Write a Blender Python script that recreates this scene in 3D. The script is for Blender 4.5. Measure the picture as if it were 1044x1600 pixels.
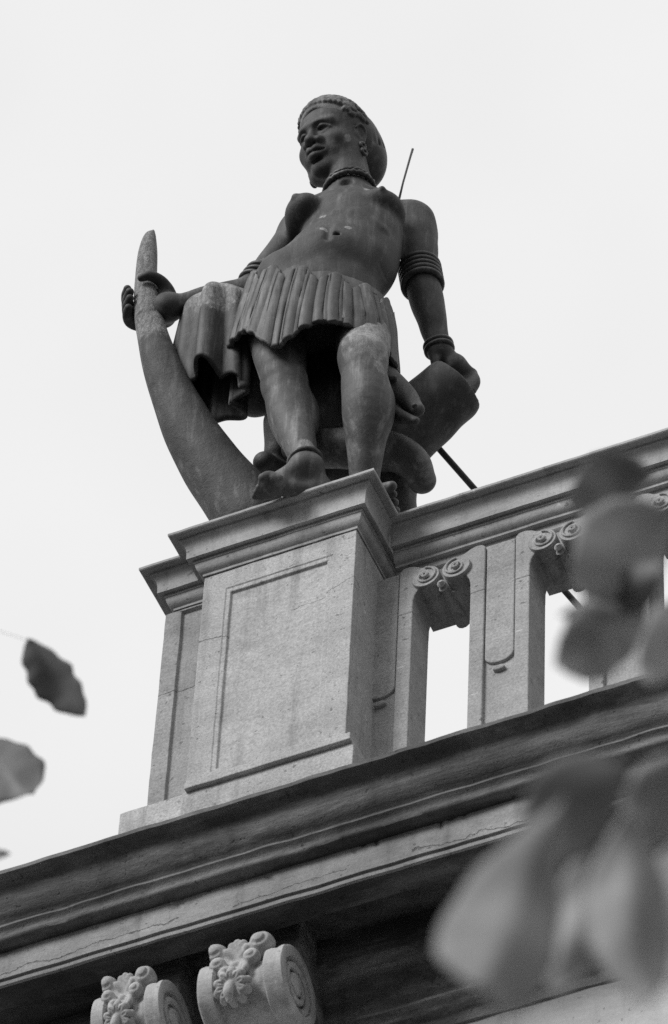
import bpy, bmesh, math, random
import numpy as np
from mathutils import Vector, Matrix, noise as mn

for o in list(bpy.data.objects): bpy.data.objects.remove(o)
scene = bpy.context.scene
COL = scene.collection

# ------------------------------------------------------------------ camera
# world: X along the facade (right), Y into the building, Z up; origin = front right top corner of the pedestal cap
_M = np.array([[0.91601508, 0.39938381, 0.03753592],
               [0.29214825, -0.72831816, 0.61984034],
               [0.27489229, -0.55681705, -0.7838297]])      # rows: camera right, up, back in world axes
CAM = np.array([4.1113826, -8.581428, -12.23674884])
FPX = 8000.0                                               # focal length in pixels of a 1600 px high frame
cd = bpy.data.cameras.new("camera"); cam = bpy.data.objects.new("camera", cd); COL.objects.link(cam)
cd.sensor_fit = 'VERTICAL'; cd.sensor_height = 36.0; cd.sensor_width = 24.0
cd.lens = FPX/1600*36.0
cd.clip_start = 0.1; cd.clip_end = 3000
m4 = Matrix.Identity(4)
for r in range(3):
    for c in range(3): m4[c][r] = _M[r][c]
m4.translation = Vector(CAM)
cam.matrix_world = m4
cd.dof.use_dof = True; cd.dof.focus_distance = 16.2; cd.dof.aperture_fstop = 8.5
scene.camera = cam

def ray(px, py): return _M.T @ np.array([px-522, -(py-800), -FPX])/FPX
def at(px, py, z=None, y=None, t=None):
    """the point of the place seen at a pixel of the photograph, at a known height, depth or distance"""
    d = ray(px, py)
    if t is not None: return CAM + d*t
    if z is not None: return CAM + d*(z-CAM[2])/d[2]
    return CAM + d*(y-CAM[1])/d[1]

# ------------------------------------------------------------------ world + sun
SUN_EL, SUN_AZ = math.radians(33), math.radians(210)      # azimuth: from +Y clockwise -> front left
SUN_STRENGTH = 2.45
w = bpy.data.worlds.new("World"); scene.world = w; w.use_nodes = True
nt = w.node_tree; nt.nodes.clear()
N = nt.nodes.new; L = nt.links.new
out = N('ShaderNodeOutputWorld'); bg = N('ShaderNodeBackground'); L(bg.outputs[0], out.inputs[0])
sky = N('ShaderNodeTexSky'); sky.sky_type = 'NISHITA'; sky.sun_disc = False
sky.sun_elevation = SUN_EL; sky.sun_rotation = SUN_AZ; sky.air_density = 1.0; sky.dust_density = 6.0
bw = N('ShaderNodeRGBToBW'); L(sky.outputs[0], bw.inputs[0])
tc = N('ShaderNodeTexCoord'); sx = N('ShaderNodeSeparateXYZ'); L(tc.outputs['Generated'], sx.inputs[0])
mr = N('ShaderNodeMapRange'); mr.inputs[1].default_value = 0.0; mr.inputs[2].default_value = 0.75
mr.inputs[3].default_value = 2.6; mr.inputs[4].default_value = 9.1; L(sx.outputs['Z'], mr.inputs[0])
cn = N('ShaderNodeTexNoise'); cn.inputs['Scale'].default_value = 6.5; cn.inputs['Detail'].default_value = 3
L(tc.outputs['Generated'], cn.inputs[0])
cm = N('ShaderNodeMapRange'); cm.inputs[3].default_value = 0.88; cm.inputs[4].default_value = 1.14; L(cn.outputs[0], cm.inputs[0])
mu = N('ShaderNodeMath'); mu.operation = 'MULTIPLY'; L(mr.outputs[0], mu.inputs[0]); L(cm.outputs[0], mu.inputs[1])
mx = N('ShaderNodeMix'); mx.data_type = 'FLOAT'; mx.inputs[0].default_value = 0.93
L(bw.outputs[0], mx.inputs[2]); L(mu.outputs[0], mx.inputs[3]); L(mx.outputs[0], bg.inputs[0])
bg.inputs[1].default_value = 0.1
sl = bpy.data.lights.new("sun", 'SUN'); so = bpy.data.objects.new("sun", sl); COL.objects.link(so)
sl.energy = SUN_STRENGTH; sl.angle = math.radians(24); sl.color = (1, 1, 1)
sd = Vector((math.sin(SUN_AZ)*math.cos(SUN_EL), math.cos(SUN_AZ)*math.cos(SUN_EL), math.sin(SUN_EL)))
so.rotation_euler = sd.to_track_quat('Z', 'Y').to_euler()
scene.view_settings.view_transform = 'Standard'; scene.view_settings.look = 'None'
scene.view_settings.exposure = 0.0; scene.view_settings.gamma = 1.0
scene.cycles.use_denoising = False
random.seed(4)

# ------------------------------------------------------------------ helpers
def tag(o, label=None, cat=None, group=None, kind=None):
    if label: o['label'] = label
    if cat: o['category'] = cat
    if group: o['group'] = group
    if kind: o['kind'] = kind
    return o
def empty(name, loc=(0, 0, 0)):
    o = bpy.data.objects.new(name, None); COL.objects.link(o); o.location = loc; o.empty_display_size = .1; return o
def origin(o):
    p = Vector((0, 0, 0))
    while o is not None: p += Vector(o.location); o = o.parent
    return p
def link(name, me, mat, parent=None, smooth=True, angle=None):
    """mesh data is in world coordinates; the object is shifted back by its parents' origins"""
    o = bpy.data.objects.new(name, me); COL.objects.link(o)
    if mat is not None: me.materials.append(mat)
    if parent is not None: o.parent = parent; o.location = -origin(parent)
    if smooth:
        me.polygons.foreach_set('use_smooth', [True]*len(me.polygons))
        if angle is not None: me.set_sharp_from_angle(angle=math.radians(angle))
    return o
def mesh(name, vs, fs):
    me = bpy.data.meshes.new(name); me.from_pydata([tuple(map(float, v)) for v in vs], [], fs); me.update(); return me

class NB:                                                   # tiny node builder
    def __init__(s, name):
        s.m = bpy.data.materials.new(name); s.m.use_nodes = True; s.t = s.m.node_tree
        s.b = s.t.nodes['Principled BSDF']; s.tc = s.t.nodes.new('ShaderNodeTexCoord')
    def n(s, kind, **kw):
        x = s.t.nodes.new(kind)
        for k, v in kw.items(): setattr(x, k, v)
        return x
    def l(s, a, b): s.t.links.new(a, b)
    def noise(s, scale, detail=6, rough=.6, vec=None, stretch=None, dist=0):
        x = s.n('ShaderNodeTexNoise'); x.inputs['Scale'].default_value = scale; x.inputs['Detail'].default_value = detail
        x.inputs['Roughness'].default_value = rough; x.inputs['Distortion'].default_value = dist
        v = vec or s.tc.outputs['Object']
        if stretch:
            mp = s.n('ShaderNodeMapping'); mp.inputs['Scale'].default_value = stretch; s.l(v, mp.inputs[0]); v = mp.outputs[0]
        s.l(v, x.inputs['Vector']); return x.outputs[0]
    def mr(s, v, a, b, c, d, smooth=False):
        x = s.n('ShaderNodeMapRange'); x.interpolation_type = 'SMOOTHSTEP' if smooth else 'LINEAR'
        s.l(v, x.inputs[0])
        for i, q in enumerate((a, b, c, d)): x.inputs[i+1].default_value = q
        return x.outputs[0]
    def math(s, op, a, b=None, clamp=False):
        x = s.n('ShaderNodeMath', operation=op); x.use_clamp = clamp
        for i, q in enumerate((a, b)):
            if q is None: continue
            if isinstance(q, (int, float)): x.inputs[i].default_value = q
            else: s.l(q, x.inputs[i])
        return x.outputs[0]
    def mix(s, f, a, b):
        x = s.n('ShaderNodeMix'); x.data_type = 'FLOAT'
        for i, q in ((0, f), (2, a), (3, b)):
            if isinstance(q, (int, float)): x.inputs[i].default_value = q
            else: s.l(q, x.inputs[i])
        return x.outputs[0]
    def finish(s, val, rough=.8, bump=None, strength=.4, dist=.004, spec=.3):
        c = s.n('ShaderNodeCombineColor')
        for i in range(3): s.l(val, c.inputs[i])
        s.l(c.outputs[0], s.b.inputs['Base Color'])
        if isinstance(rough, (int, float)): s.b.inputs['Roughness'].default_value = rough
        else: s.l(rough, s.b.inputs['Roughness'])
        s.b.inputs['Specular IOR Level'].default_value = spec
        if bump is not None:
            x = s.n('ShaderNodeBump'); x.inputs['Strength'].default_value = strength; x.inputs['Distance'].default_value = dist
            s.l(bump, x.inputs['Height']); s.l(x.outputs[0], s.b.inputs['Normal'])
        return s.m

def stone(name, base, streak=.25, speck=.25, bump=.5, cracks=(), dirt=0.0, joints=(), stretch=(.25, 1, 1)):
    b = NB(name)
    big = b.mr(b.noise(2.3, 5, .6), .35, .65, 1-streak, 1+streak*.5)
    st = b.mr(b.noise(9, 7, .68, stretch=stretch), .3, .7, 1-streak*.8, 1+streak*.5)
    fine = b.noise(130, 5, .75); fl = b.mr(fine, .3, .7, 1-speck, 1+speck)
    v = b.math('MULTIPLY', b.math('MULTIPLY', big, st), fl)
    pit = b.noise(48, 3, .6); pm = b.mr(pit, .66, .72, 1, .55); v = b.math('MULTIPLY', v, pm)
    lich = b.noise(31, 4, .55, dist=.6); lm = b.mr(lich, .69, .74, 1, 1.35); v = b.math('MULTIPLY', v, lm)
    drip = b.noise(17, 5, .65, stretch=(1, 1, .10)); v = b.math('MULTIPLY', v, b.mr(drip, .5, .75, 1.03, .74, True))
    blot = b.noise(1.1, 7, .7, dist=.4); v = b.math('MULTIPLY', v, b.mr(blot, .38, .66, 1.08, .80, True))
    v = b.math('MULTIPLY', v, base)
    h = b.math('ADD', b.math('MULTIPLY', fine, .5), b.math('MULTIPLY', b.noise(30, 8, .7, stretch=stretch), .9))
    h = b.math('SUBTRACT', h, b.math('MULTIPLY', b.mr(pit, .64, .72, 0, 1), .5))
    if dirt:
        d = b.noise(5.5, 9, .72, stretch=(.3, 1, 1.3), dist=.5); dm = b.mr(d, .42, .62, 1-dirt, 1.15, True)
        v = b.math('MULTIPLY', v, dm)
        h = b.math('ADD', h, b.math('MULTIPLY', d, 2.2))
    if cracks:
        s = b.n('ShaderNodeSeparateXYZ'); b.l(b.tc.outputs['Object'], s.inputs[0])
        wob = b.noise(7, 6, .65)
        for (z0, x0, x1, slope, wd) in cracks:
            zz = b.math('SUBTRACT', s.outputs['Z'], z0)
            zz = b.math('SUBTRACT', zz, b.math('MULTIPLY', s.outputs['X'], slope))
            zz = b.math('ADD', zz, b.math('MULTIPLY', b.math('SUBTRACT', wob, .5), .09))
            a = b.mr(b.math('ABSOLUTE', zz), wd*.35, wd, 1, 0)
            a = b.math('MULTIPLY', a, b.math('GREATER_THAN', s.outputs['X'], x0))
            a = b.math('MULTIPLY', a, b.math('LESS_THAN', s.outputs['X'], x1))
            v = b.mix(b.math('MULTIPLY', a, b.mr(b.noise(11, 3, .6), .35, .6, .15, 1)), v, base*.42); h = b.math('SUBTRACT', h, b.math('MULTIPLY', a, 1.6))
    return b.finish(v, .88, h, bump, .006, .2)

def bronze(name, base, patches=(), worn=.3, streak=0.0, rough=.42, bump=.25, general=.0, fine=60, legs=False):
    """dark paint over metal; patches = (centre, radius) where the coat has worn to a pale chalky ground"""
    b = NB(name)
    n1 = b.mr(b.noise(4, 6, .6), .3, .7, .72, 1.3)
    if legs:
        sz = b.n('ShaderNodeSeparateXYZ'); b.l(b.tc.outputs['Object'], sz.inputs[0]); n1 = b.math('MULTIPLY', n1, b.mr(sz.outputs['Z'], .72, .95, 1.7, 1.0, True))
    n2 = b.mr(b.noise(26, 5, .65), .3, .7, .85, 1.18)
    n3 = b.mr(b.noise(170, 4, .8), .3, .7, .78, 1.24)
    run_ = b.mr(b.noise(34, 5, .65, stretch=(1, 1, .09)), .48, .74, .86, 2.0, True); run_ = b.math('MULTIPLY', run_, b.mr(b.noise(9, 8, .75), .35, .68, .78, 1.35))
    v = b.math('MULTIPLY', b.math('MULTIPLY', b.math('MULTIPLY', n1, n2), b.math('MULTIPLY', n3, run_)), base)
    if streak:
        s = b.mr(b.noise(22, 4, .6, stretch=(1, 1, .12)), .5, .72, 0, 1)
        v = b.mix(b.math('MULTIPLY', s, streak), v, base*2.4)
    wn = b.math('ADD', b.math('MULTIPLY', b.noise(30, 9, .75, dist=.3), .5), b.math('MULTIPLY', b.noise(40, 6, .7, stretch=(1, 1, .14)), .5)); hf = b.noise(fine, 5, .7)
    m = None
    for c, r in patches:
        d = b.n('ShaderNodeVectorMath', operation='DISTANCE'); b.l(b.tc.outputs['Object'], d.inputs[0])
        d.inputs[1].default_value = tuple(map(float, c))
        a = b.mr(d.outputs['Value'], r*.15, r*1.25, .62, 0)
        m = a if m is None else b.math('MAXIMUM', m, a)
    if m is not None or general:
        if m is None: k = b.math('ADD', wn, general)
        else: k = b.math('ADD', b.math('ADD', wn, m), general)
        mask = b.mr(k, .79, .90, 0, 1)
        mask = b.math('MULTIPLY', mask, b.mr(hf, .32, .6, .25, 1)); mask = b.math('MULTIPLY', mask, b.mr(b.noise(75, 6, .75, stretch=(1, 1, .3)), .40, .54, .38, 1))
        v = b.mix(mask, v, worn)
        rr = b.mix(mask, rough, .85)
        bh = b.math('ADD', b.math('MULTIPLY', hf, .6), b.math('MULTIPLY', mask, -.8))
    else: rr = rough; bh = hf
    bh = b.math('ADD', bh, b.math('ADD', b.math('MULTIPLY', b.noise(14, 5, .6), 1.2), b.math('MULTIPLY', b.noise(190, 3, .7), .5)))
    return b.finish(v, rr, bh, bump, .004, .35)

M_ped = stone('pedestal_stone', .55, .2, .34, .6, cracks=((-.435, -.62, -.50, .05, .0045), (-.36, -.30, -.085, .22, .0015)))
M_flank = stone('flank_stone', .42, .22, .32, .6, cracks=((-.46, -.77, -.60, .1, .0035),))
M_cap = stone('cap_stone', .47, .28, .16, .4)
M_bal = stone('baluster_stone', .42, .22, .32, .6)
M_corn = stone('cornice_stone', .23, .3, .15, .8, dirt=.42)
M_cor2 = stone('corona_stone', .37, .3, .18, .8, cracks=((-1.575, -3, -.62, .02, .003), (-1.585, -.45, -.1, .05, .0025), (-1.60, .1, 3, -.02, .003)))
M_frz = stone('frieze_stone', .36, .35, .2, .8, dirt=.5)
M_sof_shade = stone('soffit_shade_stone', .15, .35, .2, .8, dirt=.5)  # shade under the corona put into the base colour, dirt mottling on top
M_wall = stone('plaster', .64, .1, .08, .3)
M_brk = stone('bracket_stone', .55, .25, .2, .5)

# ------------------------------------------------------------------ volumes sculpted as distance fields
import openvdb
def nz(v):
    v = np.asarray(v, float); return v/np.linalg.norm(v)
class Field:
    def __init__(s, lo, hi, h):
        s.lo = np.array(lo, float); s.h = h
        s.n = np.ceil((np.array(hi)-s.lo)/h).astype(int)+1
        s.a = np.full(tuple(s.n), 1.0, np.float32)
    def _sub(s, lo, hi):
        i0 = np.clip(np.floor((np.asarray(lo)-s.lo)/s.h).astype(int), 0, s.n-1)
        i1 = np.clip(np.ceil((np.asarray(hi)-s.lo)/s.h).astype(int)+1, 1, s.n)
        sl_ = tuple(slice(a, b) for a, b in zip(i0, i1))
        g = [(s.lo[k]+np.arange(i0[k], i1[k])*s.h).astype(np.float32) for k in range(3)]
        return sl_, g[0][:, None, None], g[1][None, :, None], g[2][None, None, :]
    def _put(s, sl_, d, k, mode):
        a = s.a[sl_]
        if mode == 'add':
            if k > 0:
                h = np.clip(.5+.5*(a-d)/k, 0, 1); r = a*(1-h)+d*h-k*h*(1-h)
            else: r = np.minimum(a, d)
        elif mode == 'sub':
            d = -d
            if k > 0:
                h = np.clip(.5-.5*(a-d)/k, 0, 1); r = a*(1-h)+d*h+k*h*(1-h)
            else: r = np.maximum(a, d)
        elif mode == 'and':
            r = np.maximum(a, d)
        s.a[sl_] = r.astype(np.float32)
    @staticmethod
    def _tstar(X, Y, Z, p, d, L2, r1, r2):
        t = ((X-p[0])*d[0]+(Y-p[1])*d[1]+(Z-p[2])*d[2])/L2
        k = (r2-r1)/math.sqrt(L2); k = max(-.9, min(.9, k))
        if abs(k) > 1e-4:
            rho = np.sqrt(np.maximum((X-p[0]-t*d[0])**2+(Y-p[1]-t*d[1])**2+(Z-p[2]-t*d[2])**2, 0))
            t = t+rho*(k/math.sqrt(1-k*k)/math.sqrt(L2))
        return np.clip(t, 0, 1)
    def cone(s, p, q, r1, r2, k=.02, mode='add'):
        p = np.asarray(p, float); q = np.asarray(q, float); R_ = max(r1, r2)+k+3*s.h
        sl_, X, Y, Z = s._sub(np.minimum(p, q)-R_, np.maximum(p, q)+R_)
        d = q-p; L2 = max(float(d@d), 1e-9)
        t = s._tstar(X, Y, Z, p, d, L2, r1, r2)
        dist = np.sqrt((X-p[0]-t*d[0])**2+(Y-p[1]-t*d[1])**2+(Z-p[2]-t*d[2])**2)-(r1+(r2-r1)*t)
        s._put(sl_, dist, k, mode)
    def chain(s, pts, rs, k=.02, mode='add', sub=7):
        """one smooth tapering tube through the points, blended in as a whole"""
        P_ = [np.asarray(p, float) for p in pts]; n = len(P_); Q = []; Rr = []
        if n == 2: Q, Rr = P_, list(rs)
        else:
            e = [2*P_[0]-P_[1]]+P_+[2*P_[-1]-P_[-2]]; er = [rs[0]]+list(rs)+[rs[-1]]
            cr = lambda a, b, c, d, t: .5*(2*b+(c-a)*t+(2*a-5*b+4*c-d)*t*t+(3*b-a-3*c+d)*t**3)
            for i in range(n-1):
                for q in range(sub):
                    t = q/sub; Q.append(cr(*e[i:i+4], t)); Rr.append(float(cr(*er[i:i+4], t)))
            Q.append(P_[-1]); Rr.append(rs[-1])
        Q = np.array(Q); R_ = max(Rr)+k+3*s.h
        sl_, X, Y, Z = s._sub(Q.min(0)-R_, Q.max(0)+R_); best = None
        for i in range(len(Q)-1):
            p, d = Q[i], Q[i+1]-Q[i]; L2 = max(float(d@d), 1e-9)
            t = s._tstar(X, Y, Z, p, d, L2, Rr[i], Rr[i+1])
            q = np.sqrt((X-p[0]-t*d[0])**2+(Y-p[1]-t*d[1])**2+(Z-p[2]-t*d[2])**2)-(Rr[i]+(Rr[i+1]-Rr[i])*t)
            best = q if best is None else np.minimum(best, q)
        s._put(sl_, best, k, mode)
    def ball(s, c, r, k=.02, mode='add'): s.ell(c, (r, r, r), k=k, mode=mode)
    def ell(s, c, r, ax=None, k=.02, mode='add'):
        c = np.asarray(c, float); R_ = max(r)+k+3*s.h
        sl_, X, Y, Z = s._sub(c-R_, c+R_)
        X, Y, Z = X-c[0], Y-c[1], Z-c[2]
        if ax is None: U, V, W = X, Y, Z
        else:
            U, V, W = [X*a[0]+Y*a[1]+Z*a[2] for a in map(nz, ax)]
        k0 = np.sqrt((U/r[0])**2+(V/r[1])**2+(W/r[2])**2)
        k1 = np.sqrt((U/r[0]**2)**2+(V/r[1]**2)**2+(W/r[2]**2)**2)
        s._put(sl_, k0*(k0-1)/np.maximum(k1, 1e-6), k, mode)
    def plane(s, p, n_, mode='and'):                     # keeps the side against the normal
        p = np.asarray(p, float); n_ = nz(n_)
        X, Y, Z = [(s.lo[k]+np.arange(s.n[k])*s.h).astype(np.float32) for k in range(3)]
        d = ((X-p[0])*n_[0])[:, None, None]+((Y-p[1])*n_[1])[None, :, None]+((Z-p[2])*n_[2])[None, None, :]
        s.a = np.maximum(s.a, d.astype(np.float32))
    def warp(s, amp, scale, seed=0, lo=None, hi=None):    # lumps from a few sine products: cheap, smooth
        rg = np.random.RandomState(seed)
        X, Y, Z = [(s.lo[k]+np.arange(s.n[k])*s.h).astype(np.float32) for k in range(3)]
        acc = np.zeros(s.a.shape, np.float32)
        for _ in range(5):
            f = rg.uniform(.6, 1.4, 3)*scale; ph = rg.uniform(0, 6.28, 3)
            acc += (np.sin(X*f[0]+ph[0])[:, None, None]*np.sin(Y*f[1]+ph[1])[None, :, None]*np.sin(Z*f[2]+ph[2])[None, None, :]).astype(np.float32)
        s.a += acc*amp/2.2
    def build(s, name, mat, parent, smooth=2):
        g = openvdb.FloatGrid(1.0)
        a = np.clip(s.a, -6*s.h, 6*s.h); a[[0, -1]] = 6*s.h; a[:, [0, -1]] = 6*s.h; a[:, :, [0, -1]] = 6*s.h
        g.copyFromArray(a.astype(np.float32))
        pts, quads = g.convertToQuads(0.0)
        pts = np.array(pts)*s.h+s.lo
        me = bpy.data.meshes.new(name)
        me.vertices.add(len(pts)); me.vertices.foreach_set('co', pts.astype(np.float32).ravel())
        nq = len(quads); me.loops.add(nq*4); me.polygons.add(nq)
        me.loops.foreach_set('vertex_index', np.array(quads)[:, ::-1].astype(np.int32).ravel())
        me.polygons.foreach_set('loop_start', np.arange(0, nq*4, 4, dtype=np.int32))
        me.update(calc_edges=True); me.validate()
        # normals must point out: check with signed volume
        v = pts; q = np.array(quads)[:, ::-1]
        vol = np.einsum('ij,ij->i', v[q[:, 0]], np.cross(v[q[:, 1]]-v[q[:, 0]], v[q[:, 2]]-v[q[:, 0]])).sum()
        if vol < 0: me.flip_normals()
        return link(name, me, mat, parent)

def torus_strip(pts, r, seg=8, closed=True):
    """tube mesh through world points"""
    pts = [np.asarray(p, float) for p in pts]; n = len(pts); vs = []; fs = []
    rs = r if hasattr(r, '__len__') else [r]*n
    up = np.array([0.13, 0.21, 1.0])
    for i in range(n):
        a = pts[(i-1) % n] if closed or i > 0 else pts[i]; b = pts[(i+1) % n] if closed or i < n-1 else pts[i]
        t = nz(b-a); s_ = np.cross(t, up)
        if np.linalg.norm(s_) < .05: s_ = np.cross(t, [1, 0, 0])
        s_ = nz(s_); u_ = np.cross(s_, t)
        for j in range(seg):
            an = 2*math.pi*j/seg; vs.append(pts[i]+rs[i]*(math.cos(an)*s_+math.sin(an)*u_))
    for i in range(n if closed else n-1):
        for j in range(seg):
            k = (i+1) % n
            fs.append((i*seg+j, i*seg+(j+1) % seg, k*seg+(j+1) % seg, k*seg+j))
    if not closed:
        fs.append(tuple(range(seg))[::-1]); fs.append(tuple((n-1)*seg+j for j in range(seg)))
    return vs, fs
def ringpts(c, ax1, r1, ax2, r2, n=40):
    return [np.asarray(c)+r1*math.cos(2*math.pi*i/n)*nz(ax1)+r2*math.sin(2*math.pi*i/n)*nz(ax2) for i in range(n)]
def perp(t):
    t = nz(t); a = nz(np.cross(t, [0, 0, 1]) if abs(t[2]) < .95 else np.cross(t, [0, 1, 0])); return a, nz(np.cross(t, a))
def join(parts):
    V, F_ = [], []
    for v, f in parts:
        o = len(V); V += list(v); F_ += [tuple(i+o for i in q) for q in f]
    return V, F_

#STATUE_BEGIN
# ------------------------------------------------------------------ statue
ST = empty('statue', (-.26, .12, 0))
tag(ST, 'dark statue of a standing woman in a fluted skirt holding a tall tusk', 'statue')
A = lambda px, py, z: at(px, py, z=z)
H0 = .0034
tl = nz([.97, .25, 0]); tf = nz([.25, -.97, 0]); tu = np.array([0, 0, 1.])       # torso left, front, up
B = Field((-.98, -.38, -.06), (.27, .62, 2.22), H0)
c_pel = A(497, 478, 1.02); c_bel = A(524, 416, 1.21); c_rib = A(549, 366, 1.42)
Rsh = A(470, 362, 1.56); Lsh = A(643, 350, 1.58)
B.ell(c_pel, (.20, .145, .17), (tl, tf, tu), k=.0)
B.ell(A(452, 440, 1.13), (.11, .11, .10), (tl, tf, tu), k=.05)
B.ell(c_bel, (.165, .135, .175), (tl, tf, nz([.12, .0, 1])), k=.06)
B.ell(c_bel+tl*.055+np.array([0, .02, .03]), (.142, .115, .17), (tl, tf, tu), k=.05)
B.ell(c_bel+tf*.055-tu*.035-tl*.02, (.115, .092, .085), (tl, tf, tu), k=.05)
B.ell(c_rib, (.168, .128, .20), (tl, tf, nz([.1, .06, 1])), k=.07)
B.cone(Rsh, Lsh, .062, .066, k=.06)
# belly fold, navel, ribs
nav = A(524, 366, 1.27)
# breasts
bR = A(476, 338, 1.47); bL = A(597, 338, 1.47)+tf*.018
B.ell(bR, (.068, .082, .052), (tl, nz(tf+[-.2, 0, -.05]), tu), k=.016)
B.ell(bL, (.078, .084, .056), (tl, nz(tf+[.1, 0, -.05]), tu), k=.014)
B.cone(bR+tf*.070+np.array([-.018, 0, .010]), bR+tf*.078+np.array([-.020, 0, .011]), .012, .010, k=.014)
B.cone(bL+tf*.070+np.array([.014, 0, .010]), bL+tf*.078+np.array([.016, 0, .011]), .012, .010, k=.014)
# neck
nb = A(548, 312, 1.62); nt_ = A(541, 262, 1.80)
B.cone(nb, nt_, .072, .062, k=.04)
B.cone(nb, Lsh, .05, .045, k=.05); B.cone(nb, Rsh, .05, .045, k=.05)
# legs
Rhip = A(432, 510, .96); Rkn = A(445, 602, .58); Rcf = A(455, 655, .40); Ran = A(479, 728, .115)
Lhip = A(558, 492, .96)+np.array([0, .06, 0]); Lkn = A(567, 562, .58); Lcf = A(573, 640, .36); Lan = A(569, 768, .10)
B.chain([Rhip, (Rhip+Rkn)/2+[0, -.005, 0], Rkn], [.10, .086, .070], k=.04)
B.chain([Rkn, Rcf, Rcf*.45+Ran*.55, Ran], [.068, .070, .052, .042], k=.03)
B.chain([Lhip, (Lhip+Lkn)/2+[0, .0, 0], Lkn], [.100, .090, .074], k=.04)
B.chain([Lkn, Lcf, Lcf*.45+Lan*.55, Lan], [.070, .076, .056, .044], k=.03)
for K, sgn in ((Rkn, -1), (Lkn, 1)):
    B.ell(K+np.array([-.01*1, -.052, .015]), (.034, .026, .04), k=.022)          # knee cap
    B.ell(K+np.array([-.005, -.042, -.055]), (.03, .022, .03), k=.02)
for (K, C, N_) in ((Rkn, Rcf, Ran), (Lkn, Lcf, Lan)):
    B.ell(C+np.array([.02, .035, .04]), (.055, .055, .12), k=.03)                 # calf
    B.ball(N_+np.array([.035, 0, -.005]), .02, k=.02); B.ball(N_+np.array([-.035, 0, -.005]), .02, k=.02)
# right foot: toes stand over the front edge, turned out
ball = at(426, 759, y=-.050); heel = Ran+np.array([.035, .06, -.075])
B.cone(Ran+[0, 0, -.01], heel, .040, .030, k=.03)
B.cone(Ran+[-.01, -.01, -.02], ball+[0, 0, .010], .038, .026, k=.025)
B.cone(heel, ball+[0, 0, -.008], .032, .024, k=.03)
tb = at(433, 750, y=-.068); tl5 = at(409, 776, y=-.03)
for i in range(5):
    f = i/4; b0 = tb*(1-f)+tl5*f; ln = [.042, .036, .032, .028, .022][i]; r_ = [.0185, .0135, .013, .012, .011][i]
    fw = nz([-.72, -.45, .1]); B.cone(ball*.35+b0*.65, b0+fw*.01, .02, r_*1.05, k=.014)
    B.chain([b0, b0+fw*ln*.6+[0, 0, .008], b0+fw*ln+[0, 0, -.006]], [r_, r_*1.02, r_*.92], k=.006)
# left foot: turned out over the right edge
b2 = at(592, 788, y=.155)
B.cone(Lan, Lan+np.array([-.02, .06, -.07]), .042, .035, k=.03); B.cone(Lan+[0, 0, -.02], b2+[0, 0, .01], .042, .03, k=.03)
for i in range(5):
    f = i/4; b0 = b2+np.array([.02, -.045, .0])*(1-f)+np.array([.0, .075, -.0])*f; fw = nz([.93, -.25, -.1]); r_ = [.018, .0135, .013, .012, .011][i]
    B.chain([b2, b0, b0+fw*.03, b0+fw*(.05-.012*f)+[0, 0, -.006]], [.022, r_*1.15, r_, r_*.92], k=.008)
# left arm straight down to the stump
Lel = A(659, 438, 1.27); Lwr = A(687, 548, .965)
B.chain([Lsh, (Lsh*.6+Lel*.4)+[.008, 0, 0], Lel], [.072, .066, .054], k=.035)
B.chain([Lel, Lel*.68+Lwr*.32, Lwr], [.054, .056, .036], k=.02)
B.ell(Lsh*.8+Lel*.2, (.07, .07, .09), k=.03)
B.ball(Lel+[.0, .03, 0], .036, k=.02)
# left hand draped over the stump end
pal = at(712, 571, z=Lwr[2]-.05)
B.cone(Lwr, pal, .034, .030, k=.02)
kn0 = at(716, 592, z=pal[2]-.025); kn1 = at(737, 584, z=pal[2]-.01)
for i in range(4):
    f = i/3; k0 = kn0*(1-f)+kn1*f
    m_ = k0+np.array([.012, -.0, -.038]); e_ = m_+np.array([-.006, .0, -.055-.012*math.sin(3.1*f)])
    B.cone(pal, k0, .028, .0185, k=.016)
    B.chain([k0, m_, (m_+e_)/2+[.004, 0, 0], e_], [.0180, .0170, .0155, .0125], k=.005)
B.chain([Lwr+[-.01, -.01, -.02], Lwr*.4+pal*.6+[-.035, -.03, -.02], pal+[-.055, -.03, -.05]], [.024, .017, .013], k=.012)
# right arm: reaches sideways to the tusk
Rel = A(390, 458, 1.215); Rwr = A(262, 480, 1.13)
B.chain([Rsh, (Rsh+Rel)/2, Rel], [.064, .056, .050], k=.035)
B.chain([Rel, Rel*.6+Rwr*.4, Rwr], [.052, .050, .034], k=.02)
# tusk axis: centre pixel, outline width in pixels, height
TK = [(239, 362, 8, 1.50), (234, 372, 22, 1.46), (231, 395, 32, 1.40), (229, 430, 37, 1.29), (229, 470, 43, 1.17), (238, 520, 52, 1.01), (252, 570, 62, .86),
      (272, 620, 74, .70), (298, 675, 88, .52), (331, 728, 100, .33), (372, 782, 112, .12), (398, 815, 116, .0)]
TKp = [at(x, y_, y=-.055+.19*max(0, 1-z/.9)) for x, y_, w_, z in TK]
TKr = [w_/2/512. for x, y_, w_, z in TK]
T = Field((-.95, -.32, -.03), (-.24, .34, 1.62), .0045)
T.chain(TKp, TKr, k=0)
T.plane((0, 0, .0), (0, 0, -1))
T.warp(.0015, 20, 3)
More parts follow.
